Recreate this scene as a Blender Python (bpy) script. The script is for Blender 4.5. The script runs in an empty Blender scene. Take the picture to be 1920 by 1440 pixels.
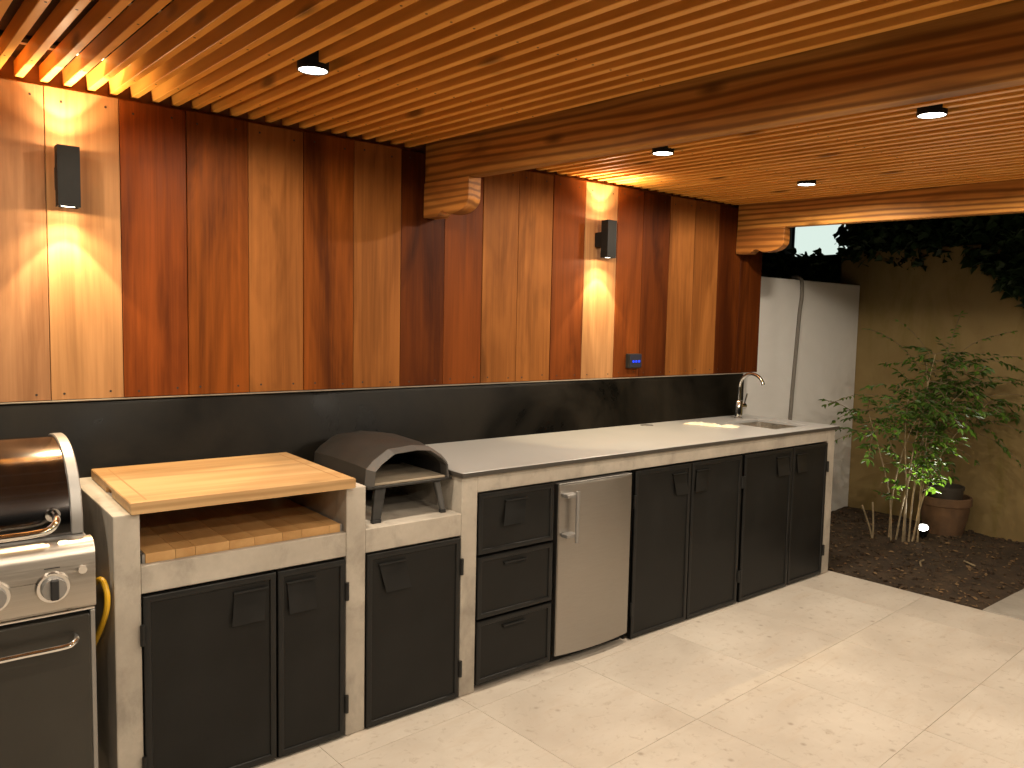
import bpy, bmesh, math, random
from mathutils import Vector, Matrix, noise

SC = bpy.context.scene
COL = SC.collection
rnd = random.Random(7)
PI = math.pi
rad = math.radians

# ---------------------------------------------------------------- camera
def cam_matrix(pos, yaw, pitch, roll):
    cy, sy, cp, sp = math.cos(yaw), math.sin(yaw), math.cos(pitch), math.sin(pitch)
    fwd = Vector((sy * cp, cy * cp, sp)); right = Vector((cy, -sy, 0)); up = right.cross(fwd)
    c, s = math.cos(roll), math.sin(roll)
    r2 = c * right + s * up; u2 = -s * right + c * up
    m = Matrix((r2, u2, -fwd)).transposed().to_4x4(); m.translation = Vector(pos)
    return m
cd = bpy.data.cameras.new('camera'); cam = bpy.data.objects.new('camera', cd); COL.objects.link(cam)
cam.matrix_world = cam_matrix((-0.5948, -2.4946, 1.5056), 0.6744, -0.0794, 0.0210)
cd.sensor_width = 36.0; cd.lens = 1477.7 / 1920 * 36.0
cd.clip_start = 0.05; cd.clip_end = 500
SC.camera = cam

# ---------------------------------------------------------------- world: night sky
w = bpy.data.worlds.new('World'); SC.world = w; w.use_nodes = True
nt = w.node_tree; bg = nt.nodes['Background']
sky = nt.nodes.new('ShaderNodeTexSky'); sky.sky_type = 'NISHITA'; sky.sun_disc = False
sky.sun_elevation = rad(-4); sky.sun_rotation = rad(200)
nt.links.new(sky.outputs[0], bg.inputs[0]); bg.inputs[1].default_value = 0.02

# ---------------------------------------------------------------- exposure / render
SC.view_settings.view_transform = 'Standard'; SC.view_settings.look = 'None'
SC.view_settings.exposure = 0.28; SC.view_settings.gamma = 1.0
SC.view_settings.use_curve_mapping = False
SC.render.engine = 'CYCLES'
SC.cycles.use_denoising = True
SC.cycles.max_bounces = 8; SC.cycles.diffuse_bounces = 5; SC.cycles.glossy_bounces = 4
SC.cycles.sample_clamp_indirect = 6.0
SC.cycles.caustics_reflective = False; SC.cycles.caustics_refractive = False

DOWN_W = 44.0              # watts of each ceiling downlight
DOWN_COL = (1.0, 0.85, 0.66)
SCONCE_COL = (1.0, 0.76, 0.44)

# ================================================================ materials
def nodes_of(name):
    m = bpy.data.materials.new(name); m.use_nodes = True
    t = m.node_tree; return m, t, t.nodes['Principled BSDF']

def N(t, typ, **kw):
    n = t.nodes.new(typ)
    for k, v in kw.items():
        if k.startswith('i_'): n.inputs[k[2:].replace('_', ' ')].default_value = v
        else: setattr(n, k, v)
    return n

def mix(t, fac, a, b, mode='MIX'):
    n = t.nodes.new('ShaderNodeMix'); n.data_type = 'RGBA'; n.blend_type = mode; n.clamp_result = False
    for s, v in ((0, fac), (6, a), (7, b)):
        if isinstance(v, (int, float)): n.inputs[s].default_value = v
        elif isinstance(v, tuple): n.inputs[s].default_value = (*v[:3], 1)
        else: t.links.new(v, n.inputs[s])
    return n.outputs[2]

def ramp(t, src, lo, hi, a=0.0, b=1.0):
    n = N(t, 'ShaderNodeMapRange'); n.inputs[1].default_value = lo; n.inputs[2].default_value = hi
    n.inputs[3].default_value = a; n.inputs[4].default_value = b
    t.links.new(src, n.inputs[0]); return n.outputs[0]

def coord(t, scale=(1, 1, 1), off=(0, 0, 0), kind='Object', rot=(0, 0, 0)):
    c = N(t, 'ShaderNodeTexCoord'); mp = N(t, 'ShaderNodeMapping')
    mp.inputs['Scale'].default_value = scale; mp.inputs['Location'].default_value = off; mp.inputs['Rotation'].default_value = rot
    t.links.new(c.outputs[kind], mp.inputs['Vector']); return mp.outputs[0]

def nz(t, vec, scale, detail=4, rough=0.55, dist=0.0):
    n = N(t, 'ShaderNodeTexNoise'); n.inputs['Scale'].default_value = scale; n.inputs['Detail'].default_value = detail
    n.inputs['Roughness'].default_value = rough; n.inputs['Distortion'].default_value = dist
    t.links.new(vec, n.inputs['Vector']); return n.outputs['Fac']

def bump(t, b, h, strength=0.3, dist=0.004):
    n = N(t, 'ShaderNodeBump'); n.inputs['Strength'].default_value = strength; n.inputs['Distance'].default_value = dist
    t.links.new(h, n.inputs['Height']); t.links.new(n.outputs[0], b.inputs['Normal'])

def plain(name, col, rough=0.5, metal=0.0, spec=0.5, var=0.0, vscale=8.0, bmp=0.0, bscale=60.0, coat=0.0):
    m, t, b = nodes_of(name)
    b.inputs['Base Color'].default_value = (*col, 1); b.inputs['Roughness'].default_value = rough
    b.inputs['Metallic'].default_value = metal; b.inputs['Specular IOR Level'].default_value = spec
    if coat: b.inputs['Coat Weight'].default_value = coat; b.inputs['Coat Roughness'].default_value = 0.08
    if var:
        v = coord(t); n = nz(t, v, vscale, 5)
        f = ramp(t, n, 0.3, 0.7)
        t.links.new(mix(t, f, tuple(c * (1 - var) for c in col), tuple(min(1, c * (1 + var)) for c in col)), b.inputs['Base Color'])
        t.links.new(ramp(t, n, 0.3, 0.7, max(0.02, rough - 0.35 * var), min(1, rough + 0.35 * var)), b.inputs['Roughness'])
    if bmp:
        v2 = coord(t); bump(t, b, nz(t, v2, bscale, 4), bmp, 0.002)
    return m

def emit(name, col, strength):
    m = bpy.data.materials.new(name); m.use_nodes = True; t = m.node_tree
    t.nodes.remove(t.nodes['Principled BSDF'])
    e = N(t, 'ShaderNodeEmission'); e.inputs[0].default_value = (*col, 1); e.inputs[1].default_value = strength
    t.links.new(e.outputs[0], t.nodes['Material Output'].inputs[0]); return m

def wood(name, dark, light, axis='Z', seed=0.0, rough=0.5, grain=1.0, streak=0.5, knots=0.0, stain=None, spec=0.4, coat=0.0, rings=0.0):
    """timber: long noise along AXIS for grain, broad figure, optional knots and dark stain streaks"""
    m, t, b = nodes_of(name)
    r = random.Random(seed * 13.7 + 1)
    off = (r.uniform(-40, 40), r.uniform(-40, 40), r.uniform(-40, 40))
    def sc(a, l):
        s = [a, a, a]; s['XYZ'.index(axis)] = l; return tuple(s)
    fig = nz(t, coord(t, sc(5.0, 0.7), off), 1.0, 4, 0.6, 0.8)              # broad figure
    fine = nz(t, coord(t, sc(90.0, 2.2), off), 1.0, 5, 0.65, 0.3)           # pores and fine grain
    mid = nz(t, coord(t, sc(22.0, 0.9), off), 1.0, 4, 0.6, 1.2)             # streaks
    f = N(t, 'ShaderNodeMath', operation='MULTIPLY_ADD'); t.links.new(mid, f.inputs[0]); f.inputs[1].default_value = streak
    t.links.new(ramp(t, fig, 0.30, 0.70, -0.15 - streak * 0.35, 1.15 - streak * 0.55), f.inputs[2])
    f2 = N(t, 'ShaderNodeMath', operation='MULTIPLY_ADD'); t.links.new(ramp(t, fine, 0.3, 0.7, -0.5, 0.5), f2.inputs[0])
    f2.inputs[1].default_value = 0.28 * grain; t.links.new(f.outputs[0], f2.inputs[2])
    cl = N(t, 'ShaderNodeClamp'); t.links.new(f2.outputs[0], cl.inputs[0])
    c = mix(t, cl.outputs[0], dark, light)
    if rings:
        wv_ = N(t, 'ShaderNodeTexWave', wave_type='BANDS', bands_direction='Z' if axis != 'Z' else 'X')
        wv_.inputs['Scale'].default_value = 1.0; wv_.inputs['Distortion'].default_value = 13.0; wv_.inputs['Detail'].default_value = 3.0; wv_.inputs['Detail Scale'].default_value = 0.45
        t.links.new(coord(t, sc(9.0, 0.9), off), wv_.inputs['Vector'])
        c = mix(t, ramp(t, wv_.outputs['Fac'], 0.35, 0.95, 0.0, 0.8 * rings), c, tuple(x * 0.5 for x in dark))
    if knots:
        v = N(t, 'ShaderNodeTexVoronoi', feature='F1'); v.inputs['Scale'].default_value = 1.0
        t.links.new(coord(t, sc(6.0, 2.2), off), v.inputs['Vector'])
        k = ramp(t, v.outputs['Distance'], 0.06, 0.17, knots, 0.0)
        c = mix(t, k, c, tuple(x * 0.25 for x in dark))
    if stain:
        s = nz(t, coord(t, sc(5.5, 1.2), (off[1], off[0], off[2])), 1.0, 4, 0.55, 0.9)
        c = mix(t, ramp(t, s, 0.56, 0.72, 0.0, stain), c, tuple(x * 0.35 for x in dark))
    t.links.new(c, b.inputs['Base Color'])
    t.links.new(ramp(t, fine, 0.3, 0.7, rough - 0.06, rough + 0.1), b.inputs['Roughness'])
    b.inputs['Specular IOR Level'].default_value = spec
    if coat: b.inputs['Coat Weight'].default_value = coat; b.inputs['Coat Roughness'].default_value = 0.25
    bump(t, b, fine, 0.12, 0.002)
    return m

def concrete(name, a, b_, rough=0.75, scale=1.0, stain=0.35):
    m, t, b = nodes_of(name)
    v = coord(t, (scale,) * 3)
    big = nz(t, v, 2.6, 6, 0.62, 0.7); small = nz(t, v, 34, 5, 0.7); blot = nz(t, coord(t, (scale * 2.2, scale * 2.2, scale * 1.6), (3, 8, 2)), 3.0, 6, 0.65, 0.3)
    c = mix(t, ramp(t, big, 0.32, 0.68), a, b_)
    c = mix(t, ramp(t, blot, 0.50, 0.68, 0.0, stain), c, tuple(x * 0.55 for x in a))
    c = mix(t, ramp(t, nz(t, coord(t, (scale * 2.4, scale * 2.4, scale * 1.5), (7, 1, 5)), 2.4, 6, 0.65, 0.2), 0.52, 0.75, 0.0, stain * 0.8), c, tuple(min(1, x * 1.15) for x in b_))
    c = mix(t, ramp(t, small, 0.3, 0.75, 0.0, 0.22), c, tuple(x * 0.7 for x in a))
    t.links.new(c, b.inputs['Base Color'])
    t.links.new(ramp(t, big, 0.3, 0.7, rough - 0.12, rough + 0.1), b.inputs['Roughness'])
    b.inputs['Specular IOR Level'].default_value = 0.35
    bump(t, b, small, 0.25, 0.002)
    return m

def leafmat(name, a, b_, rough=0.45, trans=0.25, tcol=None):
    m, t, b = nodes_of(name)
    g = N(t, 'ShaderNodeNewGeometry')
    c = mix(t, g.outputs['Random Per Island'], a, b_)
    t.links.new(c, b.inputs['Base Color']); b.inputs['Roughness'].default_value = rough
    tr = N(t, 'ShaderNodeBsdfTranslucent')
    if tcol: tr.inputs[0].default_value = (*tcol, 1)
    else: t.links.new(c, tr.inputs[0])
    ms = N(t, 'ShaderNodeMixShader'); ms.inputs[0].default_value = trans
    t.links.new(b.outputs[0], ms.inputs[1]); t.links.new(tr.outputs[0], ms.inputs[2])
    t.links.new(ms.outputs[0], t.nodes['Material Output'].inputs[0])
    return m

M = {}
M['cement'] = concrete('cement_render', (0.38, 0.34, 0.285), (0.51, 0.465, 0.395), 0.72, 1.0, 0.6)
M['black_cement'] = concrete('black_polished_cement', (0.0015, 0.0015, 0.0013), (0.014, 0.0115, 0.008), 0.36, 0.8, 0.2)
M['black_cement'].node_tree.nodes['Principled BSDF'].inputs['Specular IOR Level'].default_value = 0.10
M['slab'] = plain('grey_worktop', (0.34, 0.34, 0.33), 0.30, 0, 0.6, 0.025, 5.0, 0.06, 300)
M['steel_black'] = plain('black_painted_steel', (0.012, 0.0118, 0.011), 0.42, 0, 0.22, 0.25, 4.0, 0.08, 120)
M['steel_black2'] = plain('black_painted_frame', (0.013, 0.013, 0.0125), 0.36, 0, 0.3, 0.2, 6.0, 0.06, 160)
M['dark_void'] = plain('dark_interior', (0.012, 0.011, 0.010), 0.9)
M['fixture'] = plain('charcoal_powder_coat', (0.012, 0.0115, 0.010), 0.55, 0, 0.15, 0.1, 30)
M['chrome'] = plain('chrome', (0.85, 0.84, 0.82), 0.08, 1.0)
M['screw'] = plain('dark_screw_head', (0.02, 0.012, 0.008), 0.5, 0.3)
M['rubber'] = plain('black_rubber', (0.015, 0.015, 0.015), 0.7)
M['lens_white'] = emit('lit_downlight_lens', (1.0, 0.93, 0.80), 14.0)
M['lens_warm'] = emit('lit_sconce_lens', (1.0, 0.90, 0.70), 9.0)
M['lens_garden'] = emit('lit_garden_lens', (1.0, 0.96, 0.86), 25.0)
M['blue_led'] = emit('blue_indicator', (0.02, 0.06, 1.0), 1.6)
M['window_glow'] = emit('lit_frosted_window', (0.80, 0.95, 0.86), 0.75)

def brushed(name, col, rough, axis='Z', s=260.0):
    m, t, b = nodes_of(name)
    sc = [s, s, s]; sc['XYZ'.index(axis)] = 3.0
    n = nz(t, coord(t, tuple(sc)), 1.0, 3, 0.6)
    b.inputs['Metallic'].default_value = 1.0
    t.links.new(mix(t, ramp(t, n, 0.3, 0.7), tuple(c * 0.9 for c in col), col), b.inputs['Base Color'])
    t.links.new(ramp(t, n, 0.3, 0.7, rough - 0.05, rough + 0.08), b.inputs['Roughness'])
    bump(t, b, n, 0.03, 0.0005)
    return m
M['steel_fridge'] = brushed('brushed_fridge_steel', (0.42, 0.395, 0.365), 0.40, 'X')
M['steel_panel'] = brushed('brushed_panel_steel', (0.66, 0.61, 0.54), 0.32, 'X')
M['steel_sink'] = brushed('sink_steel', (0.72, 0.68, 0.62), 0.28, 'X')
M['alu'] = plain('satin_aluminium', (0.34, 0.33, 0.315), 0.45, 0.75)

# ================================================================ mesh helpers
def mesh_obj(name, bm, mat, parent=None, smooth=False, loc=None, rot=None, bev=0.0, seg=1):
    if bev:
        bmesh.ops.bevel(bm, geom=list(bm.edges), offset=bev, segments=seg, affect='EDGES', profile=0.6, clamp_overlap=True)
    me = bpy.data.meshes.new(name); bm.normal_update(); bm.to_mesh(me); bm.free()
    me.materials.append(mat)
    if smooth:
        for p in me.polygons: p.use_smooth = True
        try: me.set_sharp_from_angle(angle=rad(35))
        except Exception: pass
    o = bpy.data.objects.new(name, me); COL.objects.link(o)
    if parent: o.parent = parent
    if loc: o.location = loc
    if rot: o.rotation_euler = rot
    return o

def share(name, src, parent, loc=(0, 0, 0), rot=(0, 0, 0)):
    o = bpy.data.objects.new(name, src.data); COL.objects.link(o); o.parent = parent
    o.location = loc; o.rotation_euler = rot; return o

def box_bm(x0, x1, y0, y1, z0, z1, bm=None):
    bm = bm or bmesh.new()
    vs = [bm.verts.new(p) for p in ((x0, y0, z0), (x1, y0, z0), (x1, y1, z0), (x0, y1, z0), (x0, y0, z1), (x1, y0, z1), (x1, y1, z1), (x0, y1, z1))]
    for f in ((0, 3, 2, 1), (4, 5, 6, 7), (0, 1, 5, 4), (1, 2, 6, 5), (2, 3, 7, 6), (3, 0, 4, 7)):
        bm.faces.new([vs[i] for i in f])
    return bm

def box(name, x0, x1, y0, y1, z0, z1, mat, parent=None, bev=0.0, seg=1, **kw):
    return mesh_obj(name, box_bm(x0, x1, y0, y1, z0, z1), mat, parent, bev=bev, seg=seg, **kw)

def cyl_bm(p0, p1, r0, r1=None, n=20, bm=None, caps=True):
    bm = bm or bmesh.new(); r1 = r0 if r1 is None else r1
    p0, p1 = Vector(p0), Vector(p1); d = (p1 - p0).normalized()
    a = d.orthogonal().normalized(); b = d.cross(a)
    A = [bm.verts.new(p0 + (a * math.cos(2 * PI * i / n) + b * math.sin(2 * PI * i / n)) * r0) for i in range(n)]
    B = [bm.verts.new(p1 + (a * math.cos(2 * PI * i / n) + b * math.sin(2 * PI * i / n)) * r1) for i in range(n)]
    for i in range(n): bm.faces.new((A[i], A[(i + 1) % n], B[(i + 1) % n], B[i]))
    if caps: bm.faces.new(A[::-1]); bm.faces.new(B)
    return bm

def tube_bm(pts, r, n=10, bm=None, taper=None, closed_ends=True):
    bm = bm or bmesh.new(); pts = [Vector(p) for p in pts]; rings = []
    prev = None
    for i, p in enumerate(pts):
        d = (pts[min(i + 1, len(pts) - 1)] - pts[max(i - 1, 0)])
        d = d.normalized() if d.length > 1e-9 else Vector((0, 0, 1))
        if prev is None: a = d.orthogonal().normalized()
        else:
            a = prev - d * prev.dot(d); a = a.normalized() if a.length > 1e-6 else d.orthogonal().normalized()
        prev = a; b = d.cross(a)
        rr = r if taper is None else taper[i]
        rings.append([bm.verts.new(p + (a * math.cos(2 * PI * k / n) + b * math.sin(2 * PI * k / n)) * rr) for k in range(n)])
    for A, B in zip(rings, rings[1:]):
        for k in range(n): bm.faces.new((A[k], A[(k + 1) % n], B[(k + 1) % n], B[k]))
    if closed_ends: bm.faces.new(rings[0][::-1]); bm.faces.new(rings[-1])
    return bm

def lathe_bm(prof, center, n=28, bm=None):
    bm = bm or bmesh.new(); c = Vector(center); rings = []
    for r, z in prof:
        rings.append([bm.verts.new(c + Vector((r * math.cos(2 * PI * k / n), r * math.sin(2 * PI * k / n), z))) for k in range(n)])
    for A, B in zip(rings, rings[1:]):
        for k in range(n): bm.faces.new((A[k], A[(k + 1) % n], B[(k + 1) % n], B[k]))
    return bm

def prism_bm(prof, x0, x1, axis='x', bm=None):
    """extrude a closed 2-D profile along an axis: x -> profile is (y,z); y -> profile is (x,z)"""
    bm = bm or bmesh.new()
    mk = (lambda u, v, s: (s, u, v)) if axis == 'x' else (lambda u, v, s: (u, s, v))
    A = [bm.verts.new(mk(u, v, x0)) for u, v in prof]; B = [bm.verts.new(mk(u, v, x1)) for u, v in prof]
    n = len(prof)
    for i in range(n): bm.faces.new((A[i], A[(i + 1) % n], B[(i + 1) % n], B[i]))
    bm.faces.new(A[::-1]); bm.faces.new(B)
    bmesh.ops.recalc_face_normals(bm, faces=list(bm.faces))
    return bm

def smooth_path(ctrl, n=8):
    """Catmull-Rom through control points"""
    P = [Vector(c) for c in ctrl]; P = [P[0] * 2 - P[1]] + P + [P[-1] * 2 - P[-2]]; out = []
    for i in range(1, len(P) - 2):
        for k in range(n):
            t = k / n; a, b, c, d = P[i - 1:i + 3]
            out.append(0.5 * ((2 * b) + (c - a) * t + (2 * a - 5 * b + 4 * c - d) * t * t + (3 * b - a - 3 * c + d) * t ** 3))
    out.append(P[-2]); return out

def thing(name, label, cat, loc=(0, 0, 0), rot=(0, 0, 0), group=None):
    o = bpy.data.objects.new(name, None); COL.objects.link(o); o.empty_display_size = 0.05
    o.location = loc; o.rotation_euler = rot
    return tag(o, label, cat, group)

def tag(o, label, cat, group=None):
    o['label'] = label; o['category'] = cat
    if group: o['group'] = group
    return o

def structure(o): o['kind'] = 'structure'; return o
def stuff(o): o['kind'] = 'stuff'; return o

def lamp(name, typ, loc, energy, col, parent=None, rot=(0, 0, 0), **kw):
    l = bpy.data.lights.new(name, typ); l.energy = energy; l.color = col
    for k, v in kw.items(): setattr(l, k, v)
    o = bpy.data.objects.new(name, l); COL.objects.link(o); o.location = loc; o.rotation_euler = rot
    if parent: o.parent = parent
    return o

# ================================================================ the setting
def ground_mat():
    m, t, b = nodes_of('dark_ground')
    n = nz(t, coord(t), 3.0, 6)
    t.links.new(mix(t, n, (0.03, 0.024, 0.016), (0.07, 0.055, 0.035)), b.inputs['Base Color']); b.inputs['Roughness'].default_value = 0.95
    return m
g = bmesh.new(); vs = [g.verts.new(p) for p in ((-90, -90, -0.12), (90, -90, -0.12), (90, 90, -0.12), (-90, 90, -0.12))]; g.faces.new(vs)
structure(mesh_obj('ground', g, ground_mat()))

# ---- patio: grout bed and 60 cm tiles laid slightly askew to the counter
def tile_mat(seed):
    m, t, b = nodes_of('beige_stone_tile')
    r = random.Random(seed); off = (r.uniform(-9, 9), r.uniform(-9, 9), 0)
    v = coord(t, (1, 1, 1), off)
    cloud = nz(t, v, 2.2, 6, 0.6, 0.6); speck = nz(t, v, 26, 6, 0.7, 0.4); vein = nz(t, coord(t, (2.0, 9.0, 1), off), 1.6, 6, 0.65, 1.4)
    k = r.uniform(0.96, 1.03)
    c = mix(t, ramp(t, cloud, 0.3, 0.7), (0.44 * k, 0.39 * k, 0.33 * k), (0.56 * k, 0.51 * k, 0.44 * k))
    c = mix(t, ramp(t, vein, 0.52, 0.70, 0, 0.5), c, (0.46, 0.385, 0.305))
    c = mix(t, ramp(t, speck, 0.56, 0.72, 0, 0.85), c, (0.34, 0.28, 0.22))
    dots = N(t, 'ShaderNodeTexVoronoi', feature='F1'); dots.inputs['Scale'].default_value = 5.0; t.links.new(coord(t, (1, 1, 1), (off[1], off[0], 0)), dots.inputs['Vector'])
    c = mix(t, ramp(t, dots.outputs['Distance'], 0.025, 0.075, 0.75, 0), c, (0.26, 0.21, 0.165))
    t.links.new(c, b.inputs['Base Color'])
    t.links.new(ramp(t, cloud, 0.3, 0.7, 0.38, 0.52), b.inputs['Roughness']); b.inputs['Specular IOR Level'].default_value = 0.35
    bump(t, b, speck, 0.12, 0.001)
    return m
TH = 0.055
patio = box('patio', -7.6, 0.0, -5.2, 0.9, -0.09, -0.0022, plain('tile_grout', (0.40, 0.335, 0.265), 0.9, var=0.2, vscale=3), loc=(3.964, 0, 0), rot=(0, 0, TH))
structure(patio)
tmats = [tile_mat(s) for s in range(5)]
xs = [0.0, -0.40] + [-0.40 - 0.6 * i for i in range(1, 12)]
ysr = [0.64, 0.04] + [0.04 - 0.6 * i for i in range(1, 9)]
cache = {}
for i in range(len(xs) - 1):
    for j in range(len(ysr) - 1):
        wx = xs[i] - xs[i + 1]; k = (round(wx, 2), rnd.randrange(5))
        cx, cy = (xs[i] + xs[i + 1]) / 2, (ysr[j] + ysr[j + 1]) / 2
        if k not in cache:
            cache[k] = box('floor_tile', -wx / 2 + 0.0008, wx / 2 - 0.0008, -0.2992, 0.2992, -0.012, 0.0, tmats[k[1]], patio, bev=0.0005, loc=(cx, cy, 0))
        else:
            o = share('floor_tile', cache[k], patio, (cx, cy, 0), (0, 0, rnd.choice((0, PI)) if wx > 0.5 else 0))
# ---- soil bed
def soil_mat():
    m, t, b = nodes_of('garden_soil')
    v = coord(t); a = nz(t, v, 6, 7, 0.65, 0.5); s = nz(t, v, 60, 5, 0.7)
    c = mix(t, ramp(t, a, 0.3, 0.7), (0.026, 0.016, 0.008), (0.080, 0.050, 0.026))
    c = mix(t, ramp(t, s, 0.5, 0.75, 0, 0.6), c, (0.02, 0.013, 0.007))
    t.links.new(c, b.inputs['Base Color']); b.inputs['Roughness'].default_value = 0.95; bump(t, b, s, 0.9, 0.012)
    return m
bm = bmesh.new(); NX, NY = 90, 80
def soil_z(x, y):
    return -0.03 + 0.022 * noise.fractal(Vector((x * 2.2, y * 2.2, 3)), 1.0, 2.0, 4) + 0.008 * noise.noise(Vector((x * 14, y * 14, 9))) + 0.03 * math.exp(-((x - 5.1) ** 2 + (y - 0.08) ** 2) / 0.05)
G = [[bm.verts.new((3.93 + 2.05 * i / NX, -0.90 + 1.9 * j / NY, soil_z(3.93 + 2.05 * i / NX, -0.90 + 1.9 * j / NY))) for j in range(NY + 1)] for i in range(NX + 1)]
for i in range(NX):
    for j in range(NY): bm.faces.new((G[i][j], G[i + 1][j], G[i + 1][j + 1], G[i][j + 1]))
structure(mesh_obj('soil', bm, soil_mat(), smooth=True))
# ---- grey paver path beyond the bed
pv = concrete('grey_paver', (0.30, 0.275, 0.235), (0.40, 0.37, 0.32), 0.8)
path = structure(box('path', 4.03, 6.0, -3.4, -0.84, -0.1, -0.012, plain('path_bed', (0.2, 0.18, 0.15), 0.9)))
pp = None
for i in range(4):
    for j in range(5):
        x0, y1 = 4.035 + i * 0.49 + 0.0, -0.842 - j * 0.5
        if pp is None: pp = box('paver', 0, 0.482, -0.492, 0, -0.03, 0.0, pv, path, bev=0.004, loc=(x0, y1, -0.002))
        else: share('paver', pp, path, (x0, y1, -0.002 - 0.003 * rnd.random()))

# ================================================================ timber wall of wide planks
WY = 0.672
jx = [-0.86, -0.62, -0.378, -0.138, 0.098, 0.330, 0.567, 0.801, 1.032, 1.270, 1.509, 1.734, 1.958, 2.191, 2.424, 2.677, 2.890, 3.128, 3.362, 3.603, 3.845, 4.085]
tones = ['l', 'l', 'l', 'L', 'o', 'm', 't', 'm', 't', 'd', 'r', 't', 't', 'r', 'L', 'r', 'd', 't', 't', 'd', 'd']
PAL = {  # dark, light, streak, stain
    'l': ((0.1696, 0.0774, 0.0334), (0.3169, 0.1619, 0.0756), 0.6, 0.15), 'L': ((0.1932, 0.0909, 0.0351), (0.3461, 0.1761, 0.0712), 0.5, 0.1),
    'o': ((0.0494, 0.0096, 0.0014), (0.1688, 0.0386, 0.0056), 0.9, 0.9), 'm': ((0.0541, 0.0124, 0.0014), (0.1855, 0.0484, 0.0060), 0.85, 0.75),
    't': ((0.1165, 0.0382, 0.0079), (0.2435, 0.0897, 0.0208), 0.7, 0.45), 'r': ((0.0611, 0.0135, 0.0022), (0.1495, 0.0366, 0.0055), 0.8, 0.6),
    'd': ((0.0323, 0.0064, 0.0008), (0.0932, 0.0215, 0.0028), 0.8, 0.7)}
wall = thing('timber_wall', 'wall of wide vertical mahogany planks in mixed light and dark tones behind the counter', 'wall', (1.9, WY, 1.19))
box('backing_board', -2.76, 2.185, 0.026, 0.075, 0.002, 1.22, wood('brown_backing', (0.10, 0.035, 0.010), (0.20, 0.075, 0.02), 'X', 33, 0.6), wall)
scr = None
for i, tn in enumerate(tones):
    a, b_, st, sn = PAL[tn]
    m = wood('mahogany_plank', a, b_, 'Z', i + 3, 0.55, 1.3, st, 0.0, sn, 0.08, 0.0, 0.10)
    x0, x1 = jx[i] + 0.0012, jx[i + 1] - 0.0012; cx = (x0 + x1) / 2; hw = (x1 - x0) / 2
    yo = rnd.uniform(-0.002, 0.002)
    p = box('plank', -hw, hw, yo, 0.025, 0.004, 1.084 + rnd.uniform(-0.002, 0.002), m, wall, bev=0.0016, loc=(cx - 1.9, 0, 0))
    for sx in (-1, 1):
        for z in (0.030, 1.045):
            l = (sx * (hw - 0.045) + rnd.uniform(-.006, .006), yo - 0.0006, z + rnd.uniform(-.006, .006))
            if scr is None: scr = mesh_obj('screw', cyl_bm((0, 0.004, 0), (0, 0, 0), 0.0042, n=10), M['screw'], p, loc=l)
            else: share('screw', scr, p, l)

# ---- low black wall behind the worktop
box_prof = [(0.662, 0.0), (0.662, 1.168), (0.668, 1.181), (0.680, 1.187), (0.745, 1.187), (0.745, 0.0)]
lw = thing('low_wall', 'long low black polished cement wall running behind the worktop under the planks', 'low wall')
mesh_obj('wall_body', prism_bm(box_prof, -1.6, 3.925), M['black_cement'], lw, smooth=True)
box('ledge', -1.6, 3.924, 0.664, 0.699, 1.1872, 1.1925, plain('pale_ledge', (0.17, 0.14, 0.105), 0.8, var=0.3, vscale=5), lw, bev=0.0015)  # thin strip, paler than the black wall body

# ================================================================ pergola ceiling
RZ, RX = 0.0333, 0.0185           # beams and slats run a little askew and fall towards the garden
CE = (RX, 0, RZ)
def ceil_z(y): return 2.277 + RX * y
perg = thing('pergola', 'pergola ceiling of thin orange timber slats over heavy beams with carved corbels', 'pergola', (1.9, 0.66, 2.27))
def PL(x, y, z): return (x - 1.9, y - 0.66, z - 2.27)
slat_m = [wood('orange_pine_slat', (0.66, 0.27, 0.040), (0.88, 0.42, 0.085), 'Y', 40 + k, 0.45, 1.0, 0.6, 0.85, 0.0, 0.3, 0.06) for k in range(6)]
beam_m = [wood('brown_pine_beam', (0.30, 0.115, 0.022), (0.62, 0.29, 0.065), 'Y', 60 + k, 0.55, 1.2, 0.7, 0.95, 0.8, 0.2, 0.0, 1.0) for k in range(2)]
SW, SH, SL = 0.0245, 0.055, 5.4
protos = []
for k in range(6):
    protos.append(box('slat', -SW / 2, SW / 2, -SL, 0.05, 0, SH, slat_m[k], perg, bev=0.0018))
sxs = [-0.206 + 0.0722 * i for i in range(-20, 22)] + [1.523 + 0.0722 * i for i in range(0, 32)]
used = set(); scr2 = None
for i, x in enumerate(sxs):
    k = (i * 5 + i // 4) % 6
    l = PL(x + rnd.uniform(-.002, .002), WY, ceil_z(WY) + rnd.uniform(-.0015, .0015)); ro = (RX, rnd.uniform(-.01, .01), RZ + rnd.uniform(-.0006, .0006))
    if k not in used: s = protos[k]; s.location = l; s.rotation_euler = ro; used.add(k)
    else: s = share('slat', protos[k], perg, l, ro)
    for yy in (-0.24, -0.84, -1.44):
        if scr2 is None: scr2 = mesh_obj('screw', cyl_bm((0, 0, 0.004), (0, 0, 0), 0.0035, n=8), M['screw'], s, loc=(0.003, yy, -0.0007))
        else: share('screw', scr2, s, (rnd.uniform(-.004, .004), yy, -0.0007))
def corbel_prof():
    p = [(0.0, 0.0), (0.0, -0.158), (-0.105, -0.158), (-0.118, -0.150), (-0.130, -0.138), (-0.150, -0.134)]
    for k in range(0, 9):
        a = rad(100 - 95 * k / 8); p.append((-0.215 - 0.125 * math.cos(a) + 0.0, -0.090 - 0.062 * math.sin(a)))
    p += [(-0.341, -0.080), (-0.341, 0.0)]
    return p
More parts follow.
